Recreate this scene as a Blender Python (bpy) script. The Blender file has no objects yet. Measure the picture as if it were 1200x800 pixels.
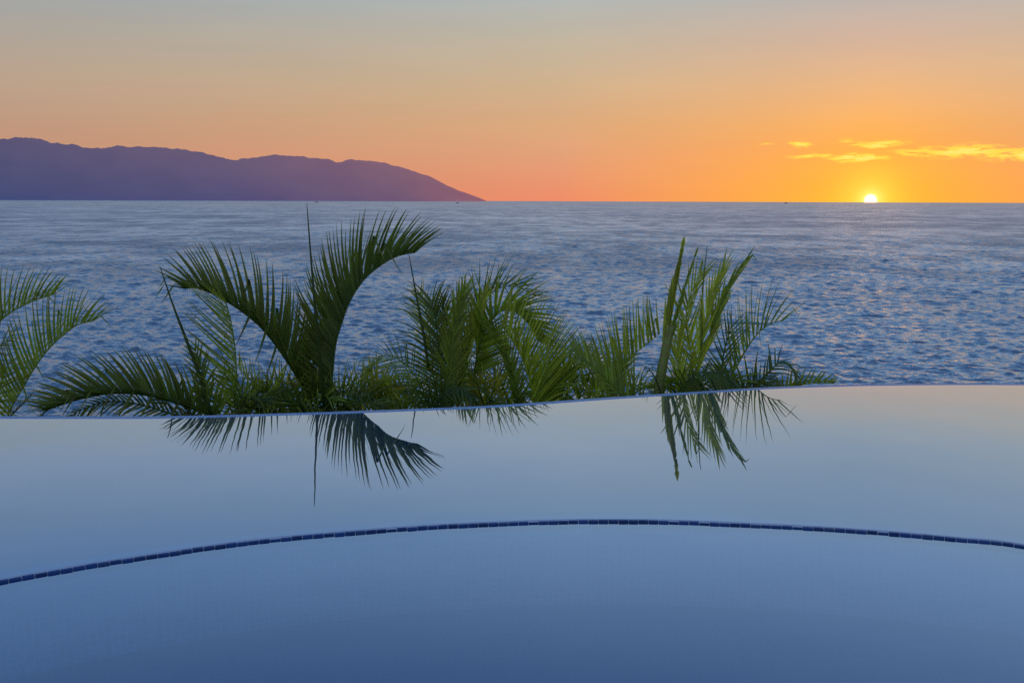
import bpy, math, random
import numpy as np
from mathutils import Vector, Matrix, noise
R = math.radians
random.seed(7); np.random.seed(7)
scn = bpy.context.scene
col = scn.collection

# ------------------------------------------------------------------ camera
W0, H0, F = 1200.0, 800.0, 1167.0
CAM = Vector((0, 0, 1.5)); SEA_Z = -6.5
PITCH, ROLL = 8.02, 0.2
cd = bpy.data.cameras.new('camera'); cam = bpy.data.objects.new('camera', cd); col.objects.link(cam)
cd.sensor_width = 36.0; cd.lens = 36.0 * F / W0; cd.clip_start = 0.05; cd.clip_end = 200000
cam.location = CAM
MR = Matrix.Rotation(R(90 - PITCH), 4, 'X') @ Matrix.Rotation(R(ROLL), 4, 'Z')
cam.rotation_euler = MR.to_euler()
scn.camera = cam
def ray(px, py):
    d = Vector(((px - W0 / 2) / F, -(py - H0 / 2) / F, -1.0))
    return (MR.to_3x3() @ d)
def at_depth(px, py, D):
    d = ray(px, py); return CAM + d * (D / d.y)
def at_level(px, py, z):
    d = ray(px, py); return CAM + d * ((z - CAM.z) / d.z)

# ------------------------------------------------------------------ helpers
def tag(o, label=None, cat=None, group=None, kind=None):
    if label: o['label'] = label
    if cat: o['category'] = cat
    if group: o['group'] = group
    if kind: o['kind'] = kind
    return o
def empty(name, loc):
    o = bpy.data.objects.new(name, None); col.objects.link(o); o.location = loc
    o.empty_display_size = 0.2
    return o
def link_mesh(name, me, mat, parent=None):
    o = bpy.data.objects.new(name, me); col.objects.link(o)
    if mat: me.materials.append(mat)
    if parent:
        o.parent = parent
        o.matrix_parent_inverse = Matrix.Translation(-parent.location)
    return o
class MB:
    def __init__(self): self.v = []; self.f = []; self.uv = []; self.c = []
    def quad(self, a, b, c, d, uv=None):
        n = len(self.v); self.v += [tuple(a), tuple(b), tuple(c), tuple(d)]; self.f.append((n, n+1, n+2, n+3))
        self.uv += list(uv) if uv else [(0, 0)] * 4
    def box(self, c, s, ax=None):
        c = Vector(c); X, Y, Z = ax or (Vector((1,0,0)), Vector((0,1,0)), Vector((0,0,1)))
        n = len(self.v)
        for k in range(8):
            sx, sy, sz = (1 if k & 1 else -1), (1 if k & 2 else -1), (1 if k & 4 else -1)
            self.v.append(tuple(c + X*sx*s[0]/2 + Y*sy*s[1]/2 + Z*sz*s[2]/2))
        for q in ((0,2,3,1),(4,5,7,6),(0,1,5,4),(2,6,7,3),(0,4,6,2),(1,3,7,5)):
            self.f.append(tuple(n+i for i in q))
    def tube(self, pts, rad, sides=8):
        pts = [Vector(p) for p in pts]; n0 = len(self.v)
        for i, p in enumerate(pts):
            t = (pts[min(i+1, len(pts)-1)] - pts[max(i-1, 0)]).normalized()
            a = t.cross(Vector((0.13, 1, 0.07))); a = a.normalized() if a.length > 1e-3 else t.orthogonal().normalized()
            b = t.cross(a)
            r = rad(i/(len(pts)-1)) if callable(rad) else rad
            for k in range(sides):
                w = 2*math.pi*k/sides
                self.v.append(tuple(p + (a*math.cos(w) + b*math.sin(w))*r))
        for i in range(len(pts)-1):
            for k in range(sides):
                k2 = (k+1) % sides
                self.f.append((n0+i*sides+k, n0+i*sides+k2, n0+(i+1)*sides+k2, n0+(i+1)*sides+k))
        self.f.append(tuple(n0+k for k in range(sides))[::-1])
        m = n0+(len(pts)-1)*sides; self.f.append(tuple(m+k for k in range(sides)))
    def mesh(self, name, smooth=False, use_uv=False):
        me = bpy.data.meshes.new(name); me.from_pydata(self.v, [], self.f); me.update()
        if use_uv:
            L = me.uv_layers.new(name='UVMap')
            for i, lp in enumerate(me.loops): L.data[i].uv = self.uv[lp.vertex_index]
        if self.c and len(self.c) == len(self.v):
            at = me.color_attributes.new('tint', 'FLOAT_COLOR', 'POINT')
            at.data.foreach_set('color', np.array(self.c, dtype=np.float32).ravel())
        if smooth: me.polygons.foreach_set('use_smooth', [True]*len(me.polygons))
        return me
    def build(self, name, mat, parent=None, smooth=False, use_uv=False):
        return link_mesh(name, self.mesh(name, smooth, use_uv), mat, parent)
def spline(pts, n):
    """Catmull-Rom through points (tuples of any size), n samples evenly by chord length"""
    P = np.array(pts, float); m = len(P)
    Q = np.vstack([2*P[0]-P[1], P, 2*P[-1]-P[-2]])
    out = []
    for i in range(m-1):
        p0, p1, p2, p3 = Q[i], Q[i+1], Q[i+2], Q[i+3]
        for t in np.linspace(0, 1, 24, endpoint=False):
            out.append(.5*((2*p1)+(-p0+p2)*t+(2*p0-5*p1+4*p2-p3)*t*t+(-p0+3*p1-3*p2+p3)*t**3))
    out.append(P[-1]); out = np.array(out)
    L = np.concatenate([[0], np.cumsum(np.linalg.norm(np.diff(out, axis=0), axis=1))])
    s = np.linspace(0, L[-1], n)
    return np.stack([np.interp(s, L, out[:, k]) for k in range(out.shape[1])], 1)
def s2l(c):
    return tuple(((x/255)/12.92 if x/255 <= .04045 else ((x/255+.055)/1.055)**2.4) for x in c) + (1,)

# ------------------------------------------------------------------ node helpers
class NT:
    def __init__(self, tree): self.t = tree; self.n = tree.nodes; self.l = tree.links
    def new(self, typ, **kw):
        nd = self.n.new(typ)
        for k, v in kw.items(): setattr(nd, k, v)
        return nd
    def put(self, sock, v):
        if hasattr(v, 'is_output') or isinstance(v, bpy.types.NodeSocket): self.l.new(v, sock)
        else: sock.default_value = v
    def math(self, op, a, b=None, c=None, clamp=False):
        nd = self.new('ShaderNodeMath', operation=op, use_clamp=clamp)
        for i, v in enumerate((a, b, c)):
            if v is not None: self.put(nd.inputs[i], v)
        return nd.outputs[0]
    def vmath(self, op, a, b=None):
        nd = self.new('ShaderNodeVectorMath', operation=op); self.put(nd.inputs[0], a)
        if b is not None: self.put(nd.inputs[1], b)
        return nd
    def mixc(self, f, a, b, mode='MIX', clampf=True):
        nd = self.new('ShaderNodeMix', data_type='RGBA', blend_type=mode); nd.clamp_factor = clampf
        self.put(nd.inputs[0], f); self.put(nd.inputs[6], a); self.put(nd.inputs[7], b)
        return nd.outputs[2]
    def ramp(self, f, stops, interp='LINEAR'):
        nd = self.new('ShaderNodeValToRGB'); r = nd.color_ramp; r.interpolation = interp
        while len(r.elements) < len(stops): r.elements.new(0.5)
        for e, (p, c) in zip(r.elements, stops): e.position = p
        for e, (p, c) in zip(r.elements, stops): e.position = p; e.color = c
        self.put(nd.inputs[0], f); return nd.outputs[0]
    def maprange(self, v, a, b, c=0., d=1., typ='SMOOTHSTEP'):
        nd = self.new('ShaderNodeMapRange', interpolation_type=typ)
        for i, x in enumerate((v, a, b, c, d)): self.put(nd.inputs[i], x)
        return nd.outputs[0]
    def noise(self, vec, scale, detail=3., rough=.5):
        nd = self.new('ShaderNodeTexNoise'); self.put(nd.inputs['Vector'], vec)
        nd.inputs['Scale'].default_value = scale; nd.inputs['Detail'].default_value = detail
        nd.inputs['Roughness'].default_value = rough
        return nd.outputs[0]
    def mapping(self, vec, scale=(1,1,1), rot=(0,0,0), loc=(0,0,0)):
        nd = self.new('ShaderNodeMapping'); self.put(nd.inputs[0], vec)
        nd.inputs['Scale'].default_value = scale; nd.inputs['Rotation'].default_value = rot; nd.inputs['Location'].default_value = loc
        return nd.outputs[0]
def newmat(name):
    m = bpy.data.materials.new(name); m.use_nodes = True; m.node_tree.nodes.clear()
    t = NT(m.node_tree); out = t.new('ShaderNodeOutputMaterial'); return m, t, out.inputs[0]

# ------------------------------------------------------------------ sun, sky
sd = ray(1020, 236.5).normalized()
SUN_AZ = math.atan2(sd.x, sd.y)
SUN_EL = R(0.10)
SD = Vector((math.sin(SUN_AZ)*math.cos(SUN_EL), math.cos(SUN_AZ)*math.cos(SUN_EL), math.sin(SUN_EL)))
sl = bpy.data.lights.new('sun', 'SUN'); sl.energy = 0.018; sl.angle = R(6); sl.color = (1, .48, .22)
so = bpy.data.objects.new('sun', sl); col.objects.link(so)
LE = R(0.6)
LD = Vector((math.sin(SUN_AZ)*math.cos(LE), math.cos(SUN_AZ)*math.cos(LE), math.sin(LE)))
so.rotation_euler = (LD).to_track_quat('Z', 'Y').to_euler(); so.location = (20, 40, 30)

world = bpy.data.worlds.new('World'); scn.world = world; world.use_nodes = True
world.node_tree.nodes.clear(); w = NT(world.node_tree)
geo = w.new('ShaderNodeTexCoord').outputs['Generated']
dirn = w.vmath('NORMALIZE', geo).outputs[0]
sep = w.new('ShaderNodeSeparateXYZ'); w.put(sep.inputs[0], dirn)
X, Y, Z = sep.outputs
el = w.math('MULTIPLY', w.math('ARCSINE', Z), 180/math.pi)          # elevation, degrees
az = w.math('MULTIPLY', w.math('ARCTAN2', X, Y), 180/math.pi)       # azimuth, degrees
daz = w.math('ABSOLUTE', w.math('SUBTRACT', az, math.degrees(SUN_AZ)))
daz = w.math('MINIMUM', daz, w.math('SUBTRACT', 360.0, daz))
ef = w.math('DIVIDE', el, 90.0, clamp=True)
def column(stops):
    return w.ramp(ef, [(max(0, e)/90, c if len(c) == 4 else s2l(c)) for e, c in stops])
HIGH = [(19, (.20, .35, .58, 1)), (27, (.13, .25, .48, 1)), (45, (.11, .20, .41, 1)), (90, (.09, .17, .38, 1))]
c_sun = column([(0, (255, 180, 48)), (1, (254, 175, 56)), (2.7, (250, 168, 74)), (4.2, (244, 174, 98)), (6.5, (227, 179, 134)),
                (8.9, (204, 177, 160)), (11.3, (174, 178, 178)), (12.2, (160, 175, 186)), (13.5, (148, 172, 193))] + HIGH)
c_mid = column([(0, (237, 141, 106)), (.9, (231, 147, 111)), (2.7, (222, 159, 121)), (4.2, (217, 167, 124)), (6.5, (205, 176, 141)),
                (8.9, (191, 180, 160)), (11.3, (174, 182, 182)), (13.5, (160, 180, 197))] + HIGH)
c_far = column([(0, (196, 136, 112)), (2.7, (192, 146, 122)), (4.2, (185, 151, 129)), (6.5, (180, 160, 142)),
                (8.9, (165, 161, 156)), (11.3, (150, 164, 173)), (13.5, (140, 163, 189)), (19, (.135, .265, .50, 1)), (27, (.080, .185, .40, 1)), (45, (.10, .19, .40, 1)), (90, (.09, .16, .34, 1))])
c_opp = column([(0, (.60, .54, .60, 1)), (6, (.88, .76, .76, 1)), (14, (.78, .76, .82, 1)), (27, (.48, .55, .72, 1)), (50, (.20, .29, .48, 1)), (90, (.09, .17, .38, 1))])
sky = w.mixc(w.maprange(daz, .5, 17, typ='LINEAR'), c_sun, c_mid)
sky = w.mixc(w.maprange(daz, 16, 50, typ='LINEAR'), sky, c_far)
sky = w.mixc(w.maprange(daz, 60, 150), sky, c_opp)
# glow round the sun
ang = w.math('MULTIPLY', w.math('ARCCOSINE', w.math('MINIMUM', w.vmath('DOT_PRODUCT', dirn, tuple(SD)).outputs['Value'], 1.0)), 180/math.pi)
def glow(width, colr, strength, src):
    g = w.math('EXPONENT', w.math('MULTIPLY', w.math('POWER', w.math('DIVIDE', ang, width), 2.0), -1.0))
    return w.mixc(w.math('MULTIPLY', g, strength), src, colr, 'ADD', False)
sky = glow(4.0, (.05, .05, .0, 1), 1.0, sky)
sky = glow(1.5, (.15, .22, .03, 1), 1.0, sky)
sky = glow(0.55, (.3, .33, .16, 1), 1.0, sky)
# thin gold clouds low over the sun: a few wisps, each an ellipse of direction broken up by stretched noise
cv = w.new('ShaderNodeCombineXYZ'); w.put(cv.inputs[0], az); w.put(cv.inputs[1], el)
n1 = w.noise(w.mapping(cv.outputs[0], scale=(1.1, 5.2, 1), rot=(0, 0, R(-4))), 1.0, 6, .62)
n2 = w.noise(w.mapping(cv.outputs[0], scale=(.55, 1.2, 1), loc=(3, 7, 0)), 1.0, 3, .5)
els = w.math('ADD', el, w.math('MULTIPLY', w.math('SUBTRACT', n2, .5), .55))
def dir_of(px, py):
    d = ray(px, py).normalized(); return math.degrees(math.atan2(d.x, d.y)), math.degrees(math.asin(d.z))
cl = None
for px, py, hw, hh, amp in ((1006, 185, 30, 4.2, 1.2), (955, 183, 30, 3.0, .8), (1030, 168, 30, 3.6, 1.0), (938, 168, 14, 3.5, .85),
                            (898, 170, 12, 3, .45), (1075, 179, 32, 4, .75), (1130, 177, 48, 7, .95), (1200, 181, 50, 7, .9), (993, 165, 12, 4, .5)):
    a0, e0 = dir_of(px, py); k = math.degrees(1/F)
    q = w.math('ADD', w.math('POWER', w.math('DIVIDE', w.math('SUBTRACT', az, a0), hw*k), 2.0),
               w.math('POWER', w.math('DIVIDE', w.math('SUBTRACT', els, e0), hh*k*1.05), 2.0))
    g = w.math('MULTIPLY', w.math('EXPONENT', w.math('MULTIPLY', q, -1.0)), amp)
    cl = g if cl is None else w.math('MAXIMUM', cl, g)
cl = w.math('MULTIPLY', cl, w.maprange(n1, .30, .58, .25, 1.5))
sky = w.mixc(w.maprange(cl, .22, .95, 0, .95), sky, (1.0, .71, .085, 1))
sky = w.mixc(w.maprange(cl, .85, 1.35, 0, .7), sky, (1.0, .84, .21, 1))
# upper faint variation so the gradient is not perfectly clean
n3 = w.noise(w.mapping(cv.outputs[0], scale=(.05, .45, 1)), 1.0, 6, .55)
sky = w.mixc(1.0, sky, w.mixc(n3, (.93, .94, .95, 1), (1.07, 1.06, 1.05, 1)), 'MULTIPLY')
# the disc of the setting sun
disc = w.maprange(ang, .27, .38, 1, 0)
sky = w.mixc(w.math('MULTIPLY', disc, 1.0), sky, (5.0, 2.3, .98, 1))
nish = w.new('ShaderNodeTexSky', sky_type='NISHITA'); nish.sun_disc = False
nish.sun_elevation = R(0.6); nish.sun_rotation = SUN_AZ
b1 = w.new('ShaderNodeBackground'); w.put(b1.inputs[0], sky); b1.inputs[1].default_value = 1.0
b2 = w.new('ShaderNodeBackground'); w.put(b2.inputs[0], nish.outputs[0]); b2.inputs[1].default_value = 0.006
ad = w.new('ShaderNodeAddShader'); w.put(ad.inputs[0], b1.outputs[0]); w.put(ad.inputs[1], b2.outputs[0])
wo = w.new('ShaderNodeOutputWorld'); w.put(wo.inputs[0], ad.outputs[0])

# ------------------------------------------------------------------ materials
def mat_leaf():
    m, t, out = newmat('palm_leaf')
    at = t.new('ShaderNodeAttribute', attribute_name='tint').outputs['Color']
    tc = t.new('ShaderNodeTexCoord').outputs['Object']
    nz = t.noise(tc, 9, 3)
    c = t.mixc(1.0, at, t.mixc(nz, (.62, .66, .7, 1), (1.38, 1.34, 1.2, 1)), 'MULTIPLY')
    p = t.new('ShaderNodeBsdfPrincipled'); t.put(p.inputs['Base Color'], c); p.inputs['Roughness'].default_value = .42
    p.inputs['Specular IOR Level'].default_value = .35
    tr = t.new('ShaderNodeBsdfTranslucent'); t.put(tr.inputs[0], t.mixc(1.0, c, (1.25, 1.2, .45, 1), 'MULTIPLY'))
    mx = t.new('ShaderNodeMixShader'); mx.inputs[0].default_value = .45
    t.put(mx.inputs[1], p.outputs[0]); t.put(mx.inputs[2], tr.outputs[0]); t.put(out, mx.outputs[0]); return m
def mat_simple(name, c, rough=.6, nscale=20, var=.3, bump=0):
    m, t, out = newmat(name)
    tc = t.new('ShaderNodeTexCoord').outputs['Object']; nz = t.noise(tc, nscale, 5)
    cc = t.mixc(nz, tuple(x*(1-var) for x in c[:3])+(1,), tuple(x*(1+var) for x in c[:3])+(1,))
    p = t.new('ShaderNodeBsdfPrincipled'); t.put(p.inputs['Base Color'], cc); p.inputs['Roughness'].default_value = rough
    if bump:
        b = t.new('ShaderNodeBump'); b.inputs['Strength'].default_value = bump; t.put(b.inputs['Height'], nz); t.put(p.inputs['Normal'], b.outputs[0])
    t.put(out, p.outputs[0]); return m
def mat_trunk(name='palm_trunk', ca=(.035, .055, .016, 1), cb=(.10, .12, .035, 1)):
    m, t, out = newmat(name)
    tc = t.new('ShaderNodeTexCoord').outputs['Object']
    st = t.noise(t.mapping(tc, scale=(30, 30, 1.5)), 1.0, 4)
    rings = t.new('ShaderNodeTexWave', wave_type='BANDS', bands_direction='Z'); t.put(rings.inputs[0], tc)
    rings.inputs['Scale'].default_value = 3.2; rings.inputs['Distortion'].default_value = .6
    c = t.mixc(st, ca, cb)
    c = t.mixc(t.maprange(rings.outputs['Fac'], .86, .97, 0, .5), c, (.12, .11, .06, 1))
    p = t.new('ShaderNodeBsdfPrincipled'); t.put(p.inputs['Base Color'], c); p.inputs['Roughness'].default_value = .5
    b = t.new('ShaderNodeBump'); b.inputs['Strength'].default_value = .2; t.put(b.inputs['Height'], st); t.put(p.inputs['Normal'], b.outputs[0])
    t.put(out, p.outputs[0]); return m
def mat_mosaic(name, a, b, grout, size, rough=.25, bump=.06):
    """small square glass tiles, laid by UV in metres"""
    m, t, out = newmat(name)
    uv = t.new('ShaderNodeUVMap', uv_map='UVMap').outputs[0]
    br = t.new('ShaderNodeTexBrick', offset=0.0, squash=1.0); t.put(br.inputs['Vector'], uv)
    br.inputs['Color1'].default_value = a; br.inputs['Color2'].default_value = b; br.inputs['Mortar'].default_value = grout
    br.inputs['Scale'].default_value = 1.0; br.inputs['Mortar Size'].default_value = size*.045; br.inputs['Mortar Smooth'].default_value = .2
    br.inputs['Brick Width'].default_value = size; br.inputs['Row Height'].default_value = size; br.inputs['Bias'].default_value = 0
    p = t.new('ShaderNodeBsdfPrincipled'); t.put(p.inputs['Base Color'], br.outputs[0]); p.inputs['Roughness'].default_value = rough
    bp = t.new('ShaderNodeBump'); bp.inputs['Strength'].default_value = bump; bp.inputs['Distance'].default_value = .002
    bp.invert = True; t.put(bp.inputs['Height'], br.outputs['Fac']); t.put(p.inputs['Normal'], bp.outputs[0])
    t.put(out, p.outputs[0]); return m
def mat_poolwater(name='pool_water', tint=(.19, .46, .74, 1)):
    m, t, out = newmat(name)
    tc = t.new('ShaderNodeTexCoord').outputs['Object']
    h = t.noise(t.mapping(tc, scale=(1.1, .7, 1)), 1.6, 2, .4)
    bp = t.new('ShaderNodeBump'); bp.inputs['Strength'].default_value = .10; bp.inputs['Distance'].default_value = .02; t.put(bp.inputs['Height'], h)
    g = t.new('ShaderNodeBsdfGlossy'); g.inputs['Roughness'].default_value = 0.004; g.inputs[0].default_value = (.98, .99, 1, 1); t.put(g.inputs['Normal'], bp.outputs[0])
    tr = t.new('ShaderNodeBsdfTransparent'); tr.inputs[0].default_value = tint
    lw = t.new('ShaderNodeLayerWeight'); lw.inputs['Blend'].default_value = .5
    f = t.ramp(lw.outputs['Facing'], [(0, (.03,)*3+(1,)), (.3, (.07,)*3+(1,)), (.55, (.33,)*3+(1,)), (.67, (.60,)*3+(1,)), (.79, (.72,)*3+(1,)), (1, (1, 1, 1, 1))])
    mx = t.new('ShaderNodeMixShader'); t.put(mx.inputs[0], f); t.put(mx.inputs[1], tr.outputs[0]); t.put(mx.inputs[2], g.outputs[0])
    t.put(out, mx.outputs[0]); return m
def mat_sea():
    m, t, out = newmat('sea_water')
    gp = t.new('ShaderNodeNewGeometry').outputs['Position']
    va = t.new('ShaderNodeAttribute', attribute_name='lost').outputs['Fac']
    h1 = t.noise(t.mapping(gp, scale=(.7, 1.6, 1), rot=(0, 0, R(8))), 3.2, 4, .55)
    h2 = t.noise(t.mapping(gp, scale=(1.0, 1.3, 1), rot=(0, 0, R(-25))), 5.0, 3, .5)
    hh = t.math('ADD', t.math('MULTIPLY', h1, .11), t.math('MULTIPLY', h2, .075))
    bp = t.new('ShaderNodeBump'); bp.inputs['Strength'].default_value = .8; bp.inputs['Distance'].default_value = 1.0; t.put(bp.inputs['Height'], hh)
    d = t.new('ShaderNodeBsdfDiffuse'); d.inputs[0].default_value = (.052, .122, .21, 1); t.put(d.inputs['Normal'], bp.outputs[0])
    g = t.new('ShaderNodeBsdfGlossy'); g.inputs[0].default_value = (.885, .955, 1, 1)
    t.put(g.inputs['Roughness'], t.maprange(va, 0, 1, .10, .28, 'LINEAR')); t.put(g.inputs['Normal'], bp.outputs[0])
    lw = t.new('ShaderNodeLayerWeight'); lw.inputs['Blend'].default_value = .5; t.put(lw.inputs['Normal'], bp.outputs[0])
    f = t.ramp(lw.outputs['Facing'], [(0, (.03,)*3+(1,)), (.4, (.12,)*3+(1,)), (.6, (.42,)*3+(1,)), (.75, (.74,)*3+(1,)), (.9, (.90,)*3+(1,)), (1, (.95,)*3+(1,))])
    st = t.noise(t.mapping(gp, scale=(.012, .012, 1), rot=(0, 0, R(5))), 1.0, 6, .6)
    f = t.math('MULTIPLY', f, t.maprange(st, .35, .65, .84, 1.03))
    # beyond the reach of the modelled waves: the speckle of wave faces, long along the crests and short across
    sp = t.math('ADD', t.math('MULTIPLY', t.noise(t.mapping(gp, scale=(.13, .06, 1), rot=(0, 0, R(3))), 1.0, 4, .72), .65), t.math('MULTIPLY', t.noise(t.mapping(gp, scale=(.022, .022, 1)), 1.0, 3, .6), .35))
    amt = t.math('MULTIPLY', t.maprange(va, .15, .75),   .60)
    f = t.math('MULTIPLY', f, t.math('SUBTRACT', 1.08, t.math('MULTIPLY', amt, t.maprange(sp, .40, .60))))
    mx = t.new('ShaderNodeMixShader'); t.put(mx.inputs[0], f); t.put(mx.inputs[1], d.outputs[0]); t.put(mx.inputs[2], g.outputs[0])
    t.put(out, mx.outputs[0]); return m
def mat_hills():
    """dark forested slopes with the evening haze painted on as a glowing colour gradient"""
    m, t, out = newmat('painted_haze_hills')
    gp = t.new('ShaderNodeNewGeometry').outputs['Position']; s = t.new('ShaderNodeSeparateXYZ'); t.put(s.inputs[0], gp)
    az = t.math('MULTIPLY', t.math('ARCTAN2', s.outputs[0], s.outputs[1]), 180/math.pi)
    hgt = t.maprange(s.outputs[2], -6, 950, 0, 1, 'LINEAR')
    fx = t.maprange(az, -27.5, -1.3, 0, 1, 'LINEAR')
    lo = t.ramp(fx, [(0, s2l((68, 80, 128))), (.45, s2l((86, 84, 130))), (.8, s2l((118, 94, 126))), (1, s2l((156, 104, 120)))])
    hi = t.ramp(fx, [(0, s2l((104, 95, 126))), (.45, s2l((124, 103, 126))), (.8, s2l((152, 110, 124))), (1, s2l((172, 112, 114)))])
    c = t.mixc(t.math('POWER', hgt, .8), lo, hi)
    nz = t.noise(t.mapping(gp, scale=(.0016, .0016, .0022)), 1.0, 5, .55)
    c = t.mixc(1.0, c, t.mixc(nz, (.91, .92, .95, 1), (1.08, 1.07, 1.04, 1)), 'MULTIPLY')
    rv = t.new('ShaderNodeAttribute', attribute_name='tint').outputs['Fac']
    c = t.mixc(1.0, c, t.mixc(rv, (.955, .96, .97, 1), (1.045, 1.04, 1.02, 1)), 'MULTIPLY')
    e = t.new('ShaderNodeEmission'); t.put(e.inputs[0], c); e.inputs[1].default_value = .95  # glow stands in for haze light, graded by azimuth and height
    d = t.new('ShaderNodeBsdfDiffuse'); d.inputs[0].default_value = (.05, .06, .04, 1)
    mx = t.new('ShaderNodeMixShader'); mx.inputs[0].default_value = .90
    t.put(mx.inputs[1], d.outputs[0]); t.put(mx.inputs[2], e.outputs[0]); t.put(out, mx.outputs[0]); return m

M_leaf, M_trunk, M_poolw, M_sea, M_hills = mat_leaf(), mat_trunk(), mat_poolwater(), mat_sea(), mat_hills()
M_stem = mat_trunk('green_stem', (.07, .13, .022, 1), (.15, .21, .045, 1))
M_soil = mat_simple('planting_soil', (.05, .04, .028, 1), .9, 6, .4, .5)
M_rock = mat_simple('shore_rock', (.14, .12, .10, 1), .85, 1.5, .45, .8)
M_deck = mat_simple('deck_stone', (.34, .29, .23, 1), .7, 5, .15, .1)
M_boat = mat_simple('boat_paint', (.04, .045, .06, 1), .5, 2, .2)
M_boat2 = mat_simple('boat_cabin_paint', (.12, .12, .14, 1), .5, 2, .2)
M_floor = mat_mosaic('floor_mosaic', (.066, .130, .235, 1), (.080, .148, .262, 1), (.092, .163, .275, 1), .05)
M_nfloor = mat_mosaic('near_floor_mosaic', (.068, .135, .255, 1), (.082, .152, .285, 1), (.095, .168, .305, 1), .05)
M_riser = mat_mosaic('riser_mosaic', (.135, .24, .42, 1), (.215, .34, .54, 1), (.42, .58, .76, 1), .03)
M_weir = mat_mosaic('weir_mosaic', (.10, .23, .48, 1), (.19, .35, .60, 1), (.42, .55, .68, 1), .025, .45)
M_trim = None
def mat_trim():
    m, t, out = newmat('navy_trim_tile')
    at = t.new('ShaderNodeAttribute', attribute_name='tint').outputs['Color']
    tc = t.new('ShaderNodeTexCoord').outputs['Object']; nz = t.noise(tc, 60, 4)
    c = t.mixc(1.0, at, t.mixc(nz, (.75, .78, .82, 1), (1.25, 1.22, 1.18, 1)), 'MULTIPLY')
    p = t.new('ShaderNodeBsdfPrincipled'); t.put(p.inputs['Base Color'], c); p.inputs['Roughness'].default_value = .45
    p.inputs['Specular IOR Level'].default_value = .1
    t.put(out, p.outputs[0]); return m
M_trim = mat_trim()

# ------------------------------------------------------------------ sea: real waves on one sheet out to the horizon
def make_sea():
    rs = [17.0]
    while rs[-1] < 1400: rs.append(rs[-1] + (.22 if rs[-1] < 33 else max(.075, .0021*rs[-1])))
    while rs[-1] < 5000: rs.append(rs[-1]*1.006)
    while rs[-1] < 90000: rs.append(rs[-1]*1.03)
    rs = np.array(rs)
    an = np.concatenate([np.linspace(-85, -34, 40, endpoint=False), np.linspace(-34, 34, 860), np.linspace(34, 85, 41)[1:]])*math.pi/180
    RR, AA = np.meshgrid(rs, an, indexing='ij')
    x = (RR*np.sin(AA)).astype(np.float32); y = (RR*np.cos(AA)).astype(np.float32)
    dr = np.gradient(rs)[:, None]*np.ones_like(AA)
    z = np.zeros_like(x, dtype=np.float64); lost = np.zeros_like(z)
    rng = np.random.RandomState(3)
    nw = 100
    lams = np.exp(np.linspace(np.log(.22), np.log(2.3), nw))*(1+.08*rng.randn(nw))
    tot = 0
    gust = .90 + .12*np.sin(x*.021+.6*np.sin(y*.017+1))*np.sin(y*.013+.9*np.sin(x*.011+2)) + .07*np.sin(x*.06+y*.043)
    for lam in lams:
        th = R(-100) + rng.randn()*R(24)                      # towards the shore, a broad spread
        k = 2*math.pi/lam
        slope = .032*(1.0 if lam < .8 else (.8/lam)**.8)*(1.0 if lam > .4 else lam/.4)
        a = slope/k*1.35
        ph = rng.rand()*2*math.pi
        fade = np.clip((lam/dr - 1.8)/1.3, 0, 1)
        z += a*fade*np.sin(k*(x*math.cos(th)+y*math.sin(th)).astype(np.float64)+ph)
        lost += slope**2*(1-fade); tot += slope**2
    z = z*gust
    s = z.std(); z = z + .22*z*np.abs(z)/max(s, 1e-6)*.6     # sharpen the crests a little
    co = np.stack([x, y, (z+SEA_Z).astype(np.float32)], -1).reshape(-1, 3)
    nr, na = len(rs), len(an)
    i = np.arange(nr*na).reshape(nr, na)
    f = np.stack([i[:-1, :-1], i[:-1, 1:], i[1:, 1:], i[1:, :-1]], -1).reshape(-1, 4)[:, ::-1]
    me = bpy.data.meshes.new('sea')
    me.vertices.add(len(co)); me.vertices.foreach_set('co', co.ravel())
    me.loops.add(f.size); me.loops.foreach_set('vertex_index', f.ravel().astype(np.int32))
    me.polygons.add(len(f)); me.polygons.foreach_set('loop_start', np.arange(0, f.size, 4, dtype=np.int32))
    me.update(calc_edges=True); me.polygons.foreach_set('use_smooth', np.ones(len(f), dtype=bool))
    at = me.attributes.new('lost', 'FLOAT', 'POINT'); at.data.foreach_set('value', (lost/tot).astype(np.float32).ravel())
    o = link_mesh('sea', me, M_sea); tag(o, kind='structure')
make_sea()

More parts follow.
